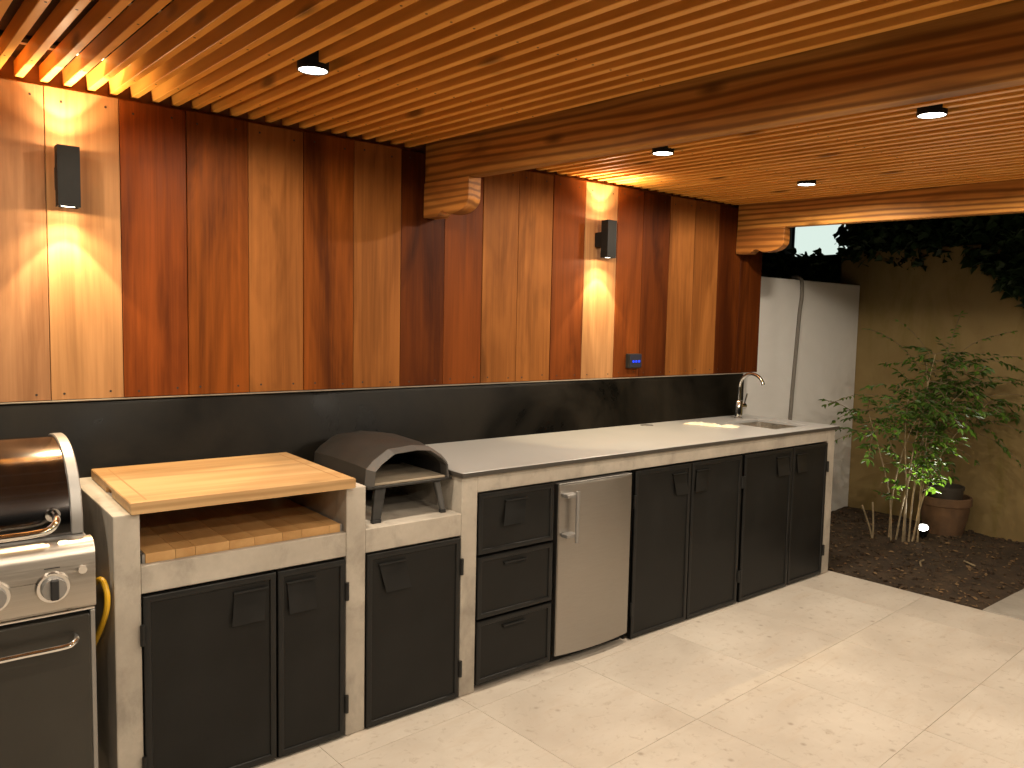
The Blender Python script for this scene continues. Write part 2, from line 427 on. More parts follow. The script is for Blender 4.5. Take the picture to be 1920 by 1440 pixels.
for bi, bx in enumerate((1.414, 3.8105)):
    x_w = bx - 0.0333 * WY
    o = box('beam', 0, 0.060, -5.5, -0.002, 0, 0.20, beam_m[bi], perg, bev=0.004, loc=PL(x_w, WY, 2.1187 + RX * WY), rot=CE)
    cm = wood('brown_pine_corbel', (0.30, 0.105, 0.020), (0.56, 0.235, 0.050), 'Y', 70 + bi, 0.55, 1.2, 0.7, 0.3, 0.4, 0.25, 0.0, 1.0)
    mesh_obj('corbel', prism_bm(corbel_prof(), -0.004, 0.064), cm, o, bev=0.002, loc=(0, -0.004, 0.001))
deck_m = wood('dark_roof_board', (0.045, 0.020, 0.008), (0.09, 0.042, 0.016), 'X', 81, 0.7, 1, 0.5)
box('roof_deck', -3.6, 2.4, -5.5, 0.06, 0.088, 0.11, deck_m, perg, loc=(0, WY - 0.66, 0), rot=(RX, 0, 0))
for q, yy in enumerate((0.43, -0.17, -0.77, -1.37, -1.97, -2.57, -3.17, -3.77, -4.37)):
    z = ceil_z(yy) + SH - 2.27
    box('purlin', -3.5, 2.3, yy - 0.02 - 0.66, yy + 0.02 - 0.66, z + 0.001, z + 0.026, M['fixture'], perg)
    box('purlin_flashing', -3.5, 2.3, yy + 0.022 - 0.66, yy + 0.045 - 0.66, z + 0.001, z + 0.018, plain('white_flashing', (0.75, 0.75, 0.72), 0.5), perg)

# ---- downlights
dl_spots = [((0.465, -0.159), 'lit round black downlight in the slats over the wooden cutting board'),
            ((2.136, -0.115), 'lit round black downlight in the slats over the steel fridge'),
            ((3.259, -0.136), 'lit round black downlight in the slats over the sink cupboards'),
            ((2.246, -1.217), 'lit round black downlight in the slats over the patio near the heavy beam'),
            ((-0.68, -0.16), 'lit round black downlight in the slats over the barbecue grill'),
            ((0.53, -1.25), 'lit round black downlight in the slats over the patio before the board'),
            ((3.37, -1.25), 'lit round black downlight in the slats over the patio beside the soil bed'),
            ((-0.55, -2.38), 'unseen downlight added for bounce light in the slats over the outer patio facing the grill'),  # outer patio and patio edge rows: unseen lamps added to brighten the ceiling
            ((0.60, -2.36), 'unseen downlight added for bounce light in the slats over the outer patio facing the pizza oven'),
            ((2.31, -2.33), 'unseen downlight added for bounce light in the slats over the outer patio facing the fridge'),
            ((3.43, -2.34), 'unseen downlight added for bounce light in the slats over the outer patio facing the sink'),
            ((-0.50, -3.45), 'unseen downlight added for bounce light in the slats over the patio edge facing the grill'),
            ((0.66, -3.44), 'unseen downlight added for bounce light in the slats over the patio edge facing the pizza oven'),
            ((2.38, -3.41), 'unseen downlight added for bounce light in the slats over the patio edge facing the fridge'),
            ((3.48, -3.42), 'unseen downlight added for bounce light in the slats over the patio edge facing the sink'),
            ((-0.62, -1.28), 'lit round black downlight in the slats over the patio before the grill')]
dl0 = None
for (x, y), lab in dl_spots:
    d = thing('downlight', lab, 'downlight', (x, y, ceil_z(y) - 0.016), (RX, 0, 0), 'round downlights set in the slat ceiling')
    if dl0 is None:
        h = mesh_obj('housing', lathe_bm([(0.036, 0.0030), (0.0435, 0.0030), (0.044, 0.0), (0.047, 0.0), (0.048, 0.003), (0.048, 0.050), (0.0, 0.050)], (0, 0, 0)), M['fixture'], d, smooth=True)
        le = mesh_obj('lens', lathe_bm([(0.0, -0.001), (0.030, 0.0005), (0.0435, 0.0028)], (0, 0, 0)), M['lens_white'], d, smooth=True)
        dl0 = (h, le)
    else:
        share('housing', dl0[0], d); share('lens', dl0[1], d)
    lamp('downlight_bulb', 'SPOT', (0, 0, -0.006), DOWN_W * (1.4 if y > -1 else 0.7 if y > -2 else 0.95), DOWN_COL, d, spot_size=rad(176), spot_blend=0.3, shadow_soft_size=0.03)

# ---- wall sconces, up and down
sc0 = None
for cx, lab in ((-0.084, 'charcoal box wall sconce shining up and down on pale planks above the grill'), (2.528, 'charcoal box wall sconce shining up and down beside dark planks above the small socket')):
    s = thing('wall_sconce', lab, 'wall lamp', (cx, WY, 1.9635), (0, 0, 0), 'up and down wall sconces')
    y0, y1 = -0.107, -0.055; hz = 0.1015
    bm = bmesh.new()   # square tube, open at both ends
    o8 = [(-0.034, y0), (0.034, y0), (0.034, y1), (-0.034, y1)]; i8 = [(-0.031, y0 + 0.003), (0.031, y0 + 0.003), (0.031, y1 - 0.003), (-0.031, y1 - 0.003)]
    ring = lambda P, z: [bm.verts.new((p[0], p[1], z)) for p in P]
    ob, ot, ib, it = ring(o8, -hz), ring(o8, hz), ring(i8, -hz), ring(i8, hz)
    for k in range(4):
        q = (k + 1) % 4
        bm.faces.new((ob[k], ob[q], ot[q], ot[k])); bm.faces.new((it[k], it[q], ib[q], ib[k])); bm.faces.new((ot[k], ot[q], it[q], it[k])); bm.faces.new((ib[k], ib[q], ob[q], ob[k]))
    mesh_obj('housing', bm, M['fixture'], s)
    box('mounting_plate', -0.028, 0.028, y1, -0.001, -0.038, 0.040, M['fixture'], s, bev=0.002)
    cyc = (y0 + y1) / 2
    for sgn, nm in ((1, 'lens'), (-1, 'lens')):
        mesh_obj(nm, cyl_bm((0, cyc, sgn * (hz - 0.006)), (0, cyc, sgn * (hz - 0.003)), 0.0225, n=24), M['lens_warm'], s)
        mesh_obj('baffle', box_bm(-0.031, 0.031, y0 + 0.003, y1 - 0.003, sgn * (hz - 0.010) - 0.002, sgn * (hz - 0.010) + 0.002), M['fixture'], s)
        ro = (0, 0, 0) if sgn < 0 else (PI, 0, 0)
        lamp('sconce_bulb', 'SPOT', (0, cyc, sgn * (hz + 0.001)), 27.0, SCONCE_COL, s, ro, spot_size=rad(76), spot_blend=0.22, shadow_soft_size=0.008)
        lamp('sconce_glow', 'SPOT', (0, cyc, sgn * (hz + 0.001)), 11.0, SCONCE_COL, s, ro, spot_size=rad(126), spot_blend=0.6, shadow_soft_size=0.008)
        lamp('sconce_spill', 'SPOT', (0, cyc, sgn * (hz + 0.001)), 2.2, (1.0, 0.74, 0.46), s, ro, spot_size=rad(178), spot_blend=0.12, shadow_soft_size=0.008)

# ---- power socket with blue indicators
s = thing('power_socket', 'small black weatherproof socket with blue indicator lights on the dark planks', 'socket', (2.83, WY, 1.290))
box('socket_box', -0.053, 0.053, -0.030, 0.0, -0.042, 0.042, M['steel_black2'], s, bev=0.005, seg=2)
box('cover', -0.047, 0.047, -0.036, -0.030, -0.036, 0.038, plain('smoked_cover', (0.02, 0.022, 0.035), 0.2), s, bev=0.002)
for k in (-1, 0, 1): box('indicator_light', -0.007 + k * 0.024, 0.007 + k * 0.024, -0.0375, -0.0355, -0.008, 0.004, M['blue_led'], s)

# ================================================================ masonry counter
ct = thing('kitchen_counter', 'long outdoor kitchen counter of beige cement with black steel doors and grey worktop', 'counter', (1.9, 0.3, 0))
def CB(name, x0, x1, y0, y1, z0, z1, mat, parent=None, bev=0.0, seg=1):
    return box(name, x0 - 1.9, x1 - 1.9, y0 - 0.3, y1 - 0.3, z0, z1, mat, parent or ct, bev, seg)
BY = 0.660
CB('pillar', -0.086, -0.012, 0, BY, 0, 0.911, M['cement'], bev=0.004, seg=2)
CB('pillar', 0.664, 0.740, 0, BY, 0, 0.908, M['cement'], bev=0.004, seg=2)
CB('pillar', 1.160, 1.236, 0, BY, 0, 0.8925, M['cement'], bev=0.004, seg=2)
CB('pillar', 3.852, 3.935, 0, BY, 0, 0.8925, M['cement'], bev=0.004, seg=2)
CB('shelf', -0.0125, 0.6645, 0.001, BY, 0.662, 0.749, M['cement'], bev=0.003)
CB('shelf', 0.7395, 1.1605, 0.001, BY, 0.660, 0.749, M['cement'], bev=0.003)
CB('lintel', 1.2355, 3.8525, 0.001, 0.09, 0.822, 0.8925, M['cement'], bev=0.003)
CB('back_panel', -0.0125, 3.8525, 0.60, 0.655, 0.0, 0.655, M['dark_void'])
CB('divider', 1.645, 1.660, 0.06, 0.6, 0.0, 0.822, M['steel_black'])
CB('divider', 2.128, 2.140, 0.02, 0.6, 0.0, 0.822, M['steel_black'])
CB('divider', 2.988, 3.006, 0.012, 0.6, 0.0, 0.822, M['steel_black'])
# worktop slab with sink cut-out
bm = bmesh.new(); X = [1.152, 3.445, 3.800, 3.945]; Y = [-0.016, 0.100, 0.455, 0.6635]
ck = {}
def gv(i, j, z):
    if (i, j, z) not in ck: ck[(i, j, z)] = bm.verts.new((X[i] - 1.9, Y[j] - 0.3, z))
    return ck[(i, j, z)]
zt, zb = 0.912, 0.894
for i in range(3):
    for j in range(3):
        if (i, j) == (1, 1): continue
        bm.faces.new((gv(i, j, zt), gv(i + 1, j, zt), gv(i + 1, j + 1, zt), gv(i, j + 1, zt)))
        bm.faces.new((gv(i, j, zb), gv(i, j + 1, zb), gv(i + 1, j + 1, zb), gv(i + 1, j, zb)))
for z0, z1 in ((zb, zt),):
    for i in range(3):
        bm.faces.new((gv(i, 0, zb), gv(i + 1, 0, zb), gv(i + 1, 0, zt), gv(i, 0, zt))); bm.faces.new((gv(i + 1, 3, zb), gv(i, 3, zb), gv(i, 3, zt), gv(i + 1, 3, zt)))
        bm.faces.new((gv(0, i + 1, zb), gv(0, i, zb), gv(0, i, zt), gv(0, i + 1, zt))); bm.faces.new((gv(3, i, zb), gv(3, i + 1, zb), gv(3, i + 1, zt), gv(3, i, zt)))
    bm.faces.new((gv(1, 1, zt), gv(2, 1, zt), gv(2, 1, zb), gv(1, 1, zb))); bm.faces.new((gv(2, 2, zt), gv(1, 2, zt), gv(1, 2, zb), gv(2, 2, zb)))
    bm.faces.new((gv(1, 2, zt), gv(1, 1, zt), gv(1, 1, zb), gv(1, 2, zb))); bm.faces.new((gv(2, 1, zt), gv(2, 2, zt), gv(2, 2, zb), gv(2, 1, zb)))
bmesh.ops.recalc_face_normals(bm, faces=list(bm.faces))
bmesh.ops.bevel(bm, geom=[e for e in bm.edges if e.calc_face_angle(0) > 1], offset=0.0015, segments=1, affect='EDGES')
wt = mesh_obj('worktop', bm, M['slab'], ct)
edge_m = plain('dark_slab_edge', (0.055, 0.048, 0.040), 0.45)
CB('edge_band', 1.150, 3.947, -0.0185, -0.0162, 0.8935, 0.9095, edge_m); CB('edge_band', 1.1495, 1.1518, -0.016, 0.6635, 0.8935, 0.9095, edge_m); CB('edge_band', 3.9452, 3.9472, -0.016, 0.6635, 0.8935, 0.9095, edge_m)
# sink basin
bm = box_bm(3.440 - 1.9, 3.805 - 1.9, 0.095 - .3, 0.460 - .3, 0.72, 0.8935)
bm.faces.ensure_lookup_table(); bmesh.ops.delete(bm, geom=[bm.faces[1]], context='FACES')
bmesh.ops.bevel(bm, geom=[e for e in bm.edges if not e.is_boundary], offset=0.03, segments=4, affect='EDGES', profile=0.5)
bmesh.ops.reverse_faces(bm, faces=list(bm.faces))
sk = mesh_obj('sink', bm, M['steel_sink'], ct, smooth=True)
mesh_obj('drain', lathe_bm([(0.0, 0.004), (0.028, 0.004), (0.040, 0.0015), (0.042, 0.0)], (3.62 - 1.9, 0.28 - .3, 0.7205)), M['chrome'], sk, smooth=True)
# pop-up outlet cap in the worktop
oc = mesh_obj('outlet_cap', lathe_bm([(0.0, 0.004), (0.034, 0.004), (0.038, 0.002), (0.0395, 0.0)], (2.90 - 1.9, 0.600 - .3, 0.912)), plain('grey_outlet_cap', (0.12, 0.115, 0.11), 0.4), ct, smooth=True)

def door(x0, x1, z0, z1, hx0, hx1, hinge=None, fw=0.022, kind='door', hz=None, skew=0.0, shadow_flap=True):
    """sheet-steel door with a rounded angle frame, a bar pull near the top with a shadow-shaped plate and side hinges"""
    w_, h_ = x1 - x0, z1 - z0
    d = box(kind, 0, w_, -0.002, 0.004, 0, h_, M['steel_black'], ct, loc=(x0 - 1.9, 0 - 0.3, z0))
    bm = bmesh.new(); f0, f1 = -0.009, 0.014
    def rect(i, y): return [bm.verts.new(p) for p in ((i, y, i), (w_ - i, y, i), (w_ - i, y, h_ - i), (i, y, h_ - i))]
    R = [rect(0, f1), rect(0, f0 + 0.005), rect(0.002, f0 + 0.0015), rect(0.006, f0), rect(fw - 0.006, f0), rect(fw - 0.002, f0 + 0.0015), rect(fw, f0 + 0.005), rect(fw, -0.0025)]
    for A, B in zip(R, R[1:]):
        for k in range(4): bm.faces.new((A[k], A[(k + 1) % 4], B[(k + 1) % 4], B[k]))
    bmesh.ops.recalc_face_normals(bm, faces=list(bm.faces))
    mesh_obj('frame', bm, M['steel_black2'], d, smooth=True)
    # pull: flat bar, plus a plate shaped like the shadow cast below it
    hz = h_ - fw - 0.022 if hz is None else hz
    a, b_ = hx0 - x0, hx1 - x0
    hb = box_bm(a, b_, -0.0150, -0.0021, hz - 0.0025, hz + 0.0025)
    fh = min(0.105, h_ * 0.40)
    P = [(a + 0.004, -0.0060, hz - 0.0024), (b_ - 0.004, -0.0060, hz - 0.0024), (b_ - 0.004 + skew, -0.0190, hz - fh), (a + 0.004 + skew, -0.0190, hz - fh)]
    if not shadow_flap: P = [(a + 0.004, -0.0060, hz - 0.0024), (b_ - 0.004, -0.0060, hz - 0.0024), (b_ - 0.004, -0.0085, hz - 0.012), (a + 0.004, -0.0085, hz - 0.012)]
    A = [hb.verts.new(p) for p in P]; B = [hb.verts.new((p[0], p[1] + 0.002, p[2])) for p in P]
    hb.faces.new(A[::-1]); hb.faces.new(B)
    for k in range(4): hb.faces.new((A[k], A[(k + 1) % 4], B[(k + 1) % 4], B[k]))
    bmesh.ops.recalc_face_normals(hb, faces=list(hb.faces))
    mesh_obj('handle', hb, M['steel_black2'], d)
    if hinge is not None:
        for zz in (0.18 * h_, 0.82 * h_):
            xx = -0.004 if hinge < 0 else w_ + 0.004
            mesh_obj('hinge', cyl_bm((xx, -0.010, zz - 0.032), (xx, -0.010, zz + 0.032), 0.0075, n=10), M['steel_black2'], d, smooth=True)
    return d
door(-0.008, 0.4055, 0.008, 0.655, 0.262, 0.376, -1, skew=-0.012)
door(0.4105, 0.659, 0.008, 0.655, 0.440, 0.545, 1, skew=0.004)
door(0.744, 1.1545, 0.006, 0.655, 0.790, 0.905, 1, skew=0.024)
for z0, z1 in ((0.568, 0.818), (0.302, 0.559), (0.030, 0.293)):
    door(1.240, 1.640, z0, z1, 1.372, 1.490, None, 0.022, 'drawer', skew=-0.018, shadow_flap=z0 > 0.5)
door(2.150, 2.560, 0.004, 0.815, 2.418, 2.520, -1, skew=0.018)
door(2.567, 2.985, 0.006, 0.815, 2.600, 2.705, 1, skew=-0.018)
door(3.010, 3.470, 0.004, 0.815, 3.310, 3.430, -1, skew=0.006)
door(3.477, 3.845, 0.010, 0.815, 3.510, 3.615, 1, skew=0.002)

# ================================================================ fridge
fr = thing('fridge', 'small stainless steel under-counter fridge with curved door and bar handle', 'fridge', (1.885, 0.28, 0))
def FB(*a, **k):
    n, x0, x1, y0, y1, z0, z1, mt = a[:8]; return box(n, x0 - 1.885, x1 - 1.885, y0 - .28, y1 - .28, z0, z1, mt, k.pop('parent', fr), **k)
FB('cabinet', 1.668, 2.122, 0.045, 0.585, 0.03, 0.80, plain('dark_fridge_shell', (0.03, 0.03, 0.03), 0.5))
FB('plinth_grille', 1.675, 2.115, 0.03, 0.044, 0.004, 0.040, M['dark_void'])
for fx in (1.70, 2.09): mesh_obj('foot', cyl_bm((fx - 1.885, -.22, 0), (fx - 1.885, -.22, 0.03), 0.016, n=12), M['rubber'], fr)
n = 14; prof = []
for k in range(n + 1):
    u = k / n; prof.append((1.660 + u * 0.458, -0.014 - 0.019 * (1 - (2 * u - 1) ** 2)))
prof_b = [(2.118, 0.042), (1.660, 0.042)]
bm = bmesh.new(); zb_, zt_ = 0.045, 0.806
P2 = prof + prof_b
A = [bm.verts.new((x - 1.885, y - .28, zb_)) for x, y in P2]; B = [bm.verts.new((x - 1.885, y - .28, zt_)) for x, y in P2]
for i in range(len(P2)): bm.faces.new((A[i], A[(i + 1) % len(P2)], B[(i + 1) % len(P2)], B[i]))
bm.faces.new(A[::-1]); bm.faces.new(B); bmesh.ops.recalc_face_normals(bm, faces=list(bm.faces))
bmesh.ops.bevel(bm, geom=[e for e in bm.edges if abs(e.calc_face_angle(0)) > 0.9], offset=0.003, segments=2, affect='EDGES')
fd = mesh_obj('door', bm, M['steel_fridge'], fr, smooth=True)
box('top_trim', 1.662 - 1.885, 2.116 - 1.885, -0.0 - .28 - 0.014, 0.040 - .28, 0.8065, 0.812, M['alu'], fd, bev=0.001)
hd = mesh_obj('handle', cyl_bm((1.728 - 1.885, -0.062 - .28, 0.555), (1.728 - 1.885, -0.062 - .28, 0.780), 0.0095, n=14), M['alu'], fd, smooth=True)
for z in (0.587, 0.762): box('bracket', 1.672 - 1.885, 1.734 - 1.885, -0.060 - .28, -0.0195 - .28, z - 0.008, z + 0.008, M['alu'], hd, bev=0.002)

# ================================================================ cutting boards
bw = wood('pale_pine_board', (0.37, 0.205, 0.080), (0.53, 0.345, 0.165), 'X', 91, 0.45, 0.9, 0.6, 0.5, 0.0, 0.3, 0.0, 0.45)
bm = bmesh.new(); secs = []
for y, c in ((-0.318, 0.0), (-0.052, 0.0), (-0.040, 0.8), (-0.030, 1.0), (0.030, 1.0), (0.040, 0.8), (0.052, 0.0), (0.318, 0.0)):
    secs.append([bm.verts.new((x, y, z)) for x, z in ((-0.359, 0.0345), (0.359, 0.0345), (0.362, 0.0315), (0.362, 0.003), (0.359, 0.0), (-0.359 + 0.030 * c, 0.0), (-0.362 + 0.022 * c, 0.003 + 0.012 * c), (-0.362, 0.0045 + 0.0175 * c), (-0.362, 0.0315))])
for A, B in zip(secs, secs[1:]):
    for k in range(9): bm.faces.new((A[k], A[(k + 1) % 9], B[(k + 1) % 9], B[k]))
bm.faces.new(secs[0][::-1]); bm.faces.new(secs[-1]); bmesh.ops.recalc_face_normals(bm, faces=list(bm.faces))
cb = mesh_obj('cutting_board', bm, bw, loc=(0.328, 0.293, 0.9125), rot=(0, 0, -0.022))
tag(cb, 'large pale wooden cutting board bridging two cement pillars beside the pizza oven', 'cutting board')
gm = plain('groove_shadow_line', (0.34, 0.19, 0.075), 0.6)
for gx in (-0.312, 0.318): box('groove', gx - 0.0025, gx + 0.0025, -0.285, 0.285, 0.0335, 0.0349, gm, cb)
tr = thing('bamboo_board', 'long bamboo board of glued strips lying on the cement shelf under the cutting board', 'board', (0.328, 0.02, 0.749))
bmats = [wood('bamboo_strip', (0.40, 0.215, 0.075), (0.58, 0.35, 0.145), 'Y', 100 + k, 0.45, 0.7, 0.4) for k in range(5)]
wv = [0.09, 0.062, 0.11, 0.085, 0.098, 0.07, 0.105, 0.043]; xx = -0.322
for k, ww in enumerate(wv):
    ww *= 0.644 / sum(wv)
    box('strip', xx + 0.0004, xx + ww - 0.0004, 0.0, 0.56, 0.0005, 0.030, bmats[k % 5], tr, bev=0.0006); xx += ww
for sx in (-1, 1): box('end_cap', sx * 0.3225 - (0.0 if sx > 0 else 0.008), sx * 0.3225 + (0.008 if sx > 0 else 0.0), 0.002, 0.56, 0.0005, 0.028, M['alu'], tr)

# ================================================================ pizza oven
ov = thing('pizza_oven', 'portable dark grey pizza oven with angular mouth standing on folding legs', 'pizza oven', (0.965, 0.30, 0.749))
ov_shell = plain('matte_charcoal_shell', (0.022, 0.0205, 0.018), 0.5, 0, 0.4, 0.12, 14, 0.1, 400)
ov_visor = plain('grey_metal_visor', (0.085, 0.082, 0.078), 0.42, 0.2, 0.5, 0.06, 20)
def oprof(s=1.0, dz=0.0):
    base = [(-0.184, 0.138), (-0.178, 0.200), (-0.150, 0.228), (-0.088, 0.267), (0.02, 0.274), (0.088, 0.266), (0.150, 0.226), (0.178, 0.196), (0.184, 0.138)]
    return [(x * s, 0.138 + (z - 0.138) * s + dz) for x, z in base]
def loft(name, secs, mat, parent, closed=False, smooth=False, caps=()):
    bm = bmesh.new(); R = [[bm.verts.new((x, y, z)) for x, z in P] for y, P in secs]
    for A, B in zip(R, R[1:]):
        for k in range(len(A) - (0 if closed else 1)): bm.faces.new((A[k], A[(k + 1) % len(A)], B[(k + 1) % len(A)], B[k]))
    for c in caps: bm.faces.new(R[c])
    bmesh.ops.recalc_face_normals(bm, faces=list(bm.faces))
    return mesh_obj(name, bm, mat, parent, smooth)
Y0 = -0.25
sh = loft('shell', [(Y0 + 0.034, oprof(0.985)), (Y0 + 0.10, oprof(1.03, 0.004)), (Y0 + 0.30, oprof(1.06, 0.006)), (Y0 + 0.46, oprof(1.03, 0.0)), (Y0 + 0.535, oprof(0.86)), (Y0 + 0.56, oprof(0.6))], ov_shell, ov, smooth=True, caps=(-1,))
loft('visor', [(Y0 + 0.040, oprof(1.0)), (Y0 + 0.034, oprof(1.005)), (Y0 - 0.002, oprof(0.90)), (Y0 + 0.002, oprof(0.88)), (Y0 + 0.05, oprof(0.88))], ov_visor, ov)
loft('inner_lining', [(Y0 + 0.05, oprof(0.88)), (Y0 + 0.50, oprof(0.84))], plain('sooty_lining', (0.018, 0.016, 0.014), 0.8), ov, caps=(-1,))
box('base_plate', -0.186, 0.186, Y0 + 0.004, Y0 + 0.545, 0.128, 0.1375, ov_shell, ov, bev=0.002)
box('baking_stone', -0.158, 0.158, Y0 + 0.012, Y0 + 0.48, 0.1378, 0.1475, plain('pale_cordierite', (0.36, 0.30, 0.22), 0.85, var=0.2, vscale=12), ov, bev=0.002)
for sx, ax in ((-1, -0.028), (1, 0.030)):      # two folding front legs, splayed, flat section
    bm = bmesh.new(); tx, bx = sx * 0.125, sx * (0.152 if sx < 0 else 0.142)
    w0, w1 = (0.024, 0.017) if sx < 0 else (0.013, 0.010)
    P = [(tx - w0, Y0 + 0.02, 0.128), (tx + w0, Y0 + 0.02, 0.128), (tx + w0, Y0 + 0.042, 0.128), (tx - w0, Y0 + 0.042, 0.128)]
    Q = [(bx - w1, Y0 + 0.000, 0.013), (bx + w1, Y0 + 0.000, 0.013), (bx + w1, Y0 + 0.016, 0.013), (bx - w1, Y0 + 0.016, 0.013)]
    A = [bm.verts.new(p) for p in P]; B = [bm.verts.new(p) for p in Q]
    for k in range(4): bm.faces.new((B[k], B[(k + 1) % 4], A[(k + 1) % 4], A[k]))
    bm.faces.new(A); bm.faces.new(B[::-1]); bmesh.ops.recalc_face_normals(bm, faces=list(bm.faces))
    lg = mesh_obj('leg', bm, ov_visor if sx > 0 else ov_shell, ov, bev=0.002)
    box('rubber_foot', bx - w1 - 0.001, bx + w1 + 0.001, Y0 - 0.002, Y0 + 0.018, 0.0003, 0.0131, M['rubber'], lg, bev=0.001)
lg = mesh_obj('leg', tube_bm([(0.06, Y0 + 0.46, 0.128), (0.075, Y0 + 0.475, 0.012)], 0.010, 10), ov_shell, ov, smooth=True)
mesh_obj('rubber_foot', cyl_bm((0.075, Y0 + 0.475, 0.0003), (0.075, Y0 + 0.475, 0.0125), 0.0115, n=12), M['rubber'], lg)

# ================================================================ barbecue
gr = thing('barbecue_grill', 'stainless steel gas barbecue with dark glossy lid and chrome handles', 'barbecue', (-0.50, 0.2, 0))
def gx(x): return x + 0.50
def gy(y): return y - 0.2
GX0, GX1 = -0.86, -0.146
lid_m = plain('smoked_chrome_lid', (0.15, 0.145, 0.145), 0.13, 1.0)
dark_door = plain('dark_grey_enamel', (0.030, 0.027, 0.021), 0.38, 0, 0.5, 0.15, 6)
lidp = [(0.030, 0.868), (0.034, 0.925), (0.052, 0.985), (0.090, 1.040), (0.145, 1.082), (0.215, 1.108), (0.30, 1.118), (0.39, 1.108), (0.47, 1.07), (0.51, 0.99), (0.52, 0.868)]
pts = smooth_path([(0, a, b_) for a, b_ in lidp], 4)
lidf = [(gy(p[1]), p[2]) for p in pts]
lid = mesh_obj('lid', prism_bm(lidf, gx(GX0 + 0.05), gx(-0.190)), lid_m, gr, smooth=True)
def grow(P, d):
    c = (gy(0.27), 0.868); out = []
    for y, z in P:
        dy, dz = y - c[0], z - c[1]; l = math.hypot(dy, dz) or 1; out.append((y + dy / l * d, z + (dz / l * d if dz > 0.001 else 0)))
    return out
mesh_obj('lid_end_cap', prism_bm(grow(lidf, 0.006), gx(-0.1898), gx(-0.158)), M['alu'], lid, smooth=True, bev=0.003)
mesh_obj('lid_end_cap', prism_bm(grow(lidf, 0.006), gx(GX0 + 0.018), gx(GX0 + 0.0498)), M['alu'], lid, smooth=True, bev=0.003)
hp = smooth_path([(gx(-0.235), gy(0.034), 0.932), (gx(-0.232), gy(-0.012), 0.932), (gx(-0.240), gy(-0.046), 0.922), (gx(-0.262), gy(-0.058), 0.908), (gx(-0.31), gy(-0.060), 0.904)], 5)
hp += [Vector((gx(-0.70), gy(-0.060), 0.904))]
hp += [Vector((-p.x + gx(-0.235) + gx(-0.765), p.y, p.z)) for p in reversed(hp[:-1])]
lh = mesh_obj('handle', tube_bm(hp, 0.0105, 12), M['chrome'], lid, smooth=True)
for hx in (-0.235, -0.765): mesh_obj('handle_boss', cyl_bm((gx(hx), gy(0.036), 0.932), (gx(hx), gy(0.020), 0.932), 0.019, n=18), M['chrome'], lh, smooth=True)
cabm = plain('dark_cabinet_side', (0.05, 0.05, 0.048), 0.5)
box('cabinet', gx(GX0), gx(GX1 - 0.004), gy(-0.03), gy(0.50), 0.09, 0.672, cabm, gr)
box('firebox', gx(GX0), gx(GX1 - 0.006), gy(0.0), gy(0.52), 0.6725, 0.8665, M['alu'], gr, bev=0.004)
cp = [(gy(-0.001), 0.868), (gy(-0.020), 0.868), (gy(-0.044), 0.862), (gy(-0.060), 0.848), (gy(-0.066), 0.828), (gy(-0.066), 0.686), (gy(-0.060), 0.678), (gy(-0.001), 0.678)]
pan = mesh_obj('control_panel', prism_bm(cp, gx(GX0 - 0.004), gx(GX1)), M['steel_panel'], gr, smooth=True)
for kx in (-0.252, -0.392, -0.532, -0.672):
    kb = mesh_obj('knob', cyl_bm((gx(kx), gy(-0.0665), 0.752), (gx(kx), gy(-0.078), 0.752), 0.044, 0.040, n=36), M['chrome'], pan, smooth=True)
    mesh_obj('knob_face', cyl_bm((gx(kx), gy(-0.0785), 0.752), (gx(kx), gy(-0.094), 0.752), 0.032, 0.030, n=36), M['alu'], kb, smooth=True, bev=0.001)
    box('knob_grip', gx(kx - 0.010), gx(kx + 0.010), gy(-0.104), gy(-0.0945), 0.724, 0.780, M['rubber'], kb, bev=0.003)
    box('dial_marking', gx(kx - 0.020), gx(kx + 0.018), gy(-0.0668), gy(-0.0662), 0.8035, 0.8060, M['rubber'], pan)
bt = mesh_obj('igniter_button', cyl_bm((gx(-0.180), gy(-0.0665), 0.790), (gx(-0.180), gy(-0.078), 0.790), 0.0125, 0.011, n=20), M['chrome'], pan, smooth=True)
box('trim_strip', gx(GX0), gx(GX1), gy(-0.052), gy(-0.031), 0.664, 0.6715, M['chrome'], gr, bev=0.002)
box('side_post', gx(-0.160), gx(GX1 - 0.001), gy(-0.054), gy(-0.0305), 0.09, 0.6635, M['alu'], gr, bev=0.002)
dr = box('door', gx(-0.505), gx(-0.1605), gy(-0.058), gy(-0.0305), 0.10, 0.655, dark_door, gr, bev=0.004)
dr2 = box('door', gx(GX0 + 0.01), gx(-0.509), gy(-0.058), gy(-0.0305), 0.10, 0.655, dark_door, gr, bev=0.004)
for d_, a, b_ in ((dr, -0.200, -0.475), (dr2, -0.535, -0.81)):
    hp = smooth_path([(gx(a), gy(-0.058), 0.600), (gx(a), gy(-0.080), 0.600), (gx(a - 0.012), gy(-0.098), 0.594), (gx(a - 0.035), gy(-0.102), 0.590), (gx((a + b_) / 2), gy(-0.102), 0.590), (gx(b_ + 0.035), gy(-0.102), 0.590), (gx(b_ + 0.012), gy(-0.098), 0.594), (gx(b_), gy(-0.080), 0.600), (gx(b_), gy(-0.058), 0.600)], 5)
    mesh_obj('handle', tube_bm(hp, 0.0085, 12), M['chrome'], d_, smooth=True)
for cx_, cy_ in ((GX0 + 0.05, 0.02), (GX1 - 0.05, 0.02), (GX0 + 0.05, 0.45), (GX1 - 0.05, 0.45)):
    mesh_obj('castor', cyl_bm((gx(cx_ - 0.015), gy(cy_), 0.0455), (gx(cx_ + 0.015), gy(cy_), 0.0455), 0.045, n=20), M['rubber'], gr, smooth=True)
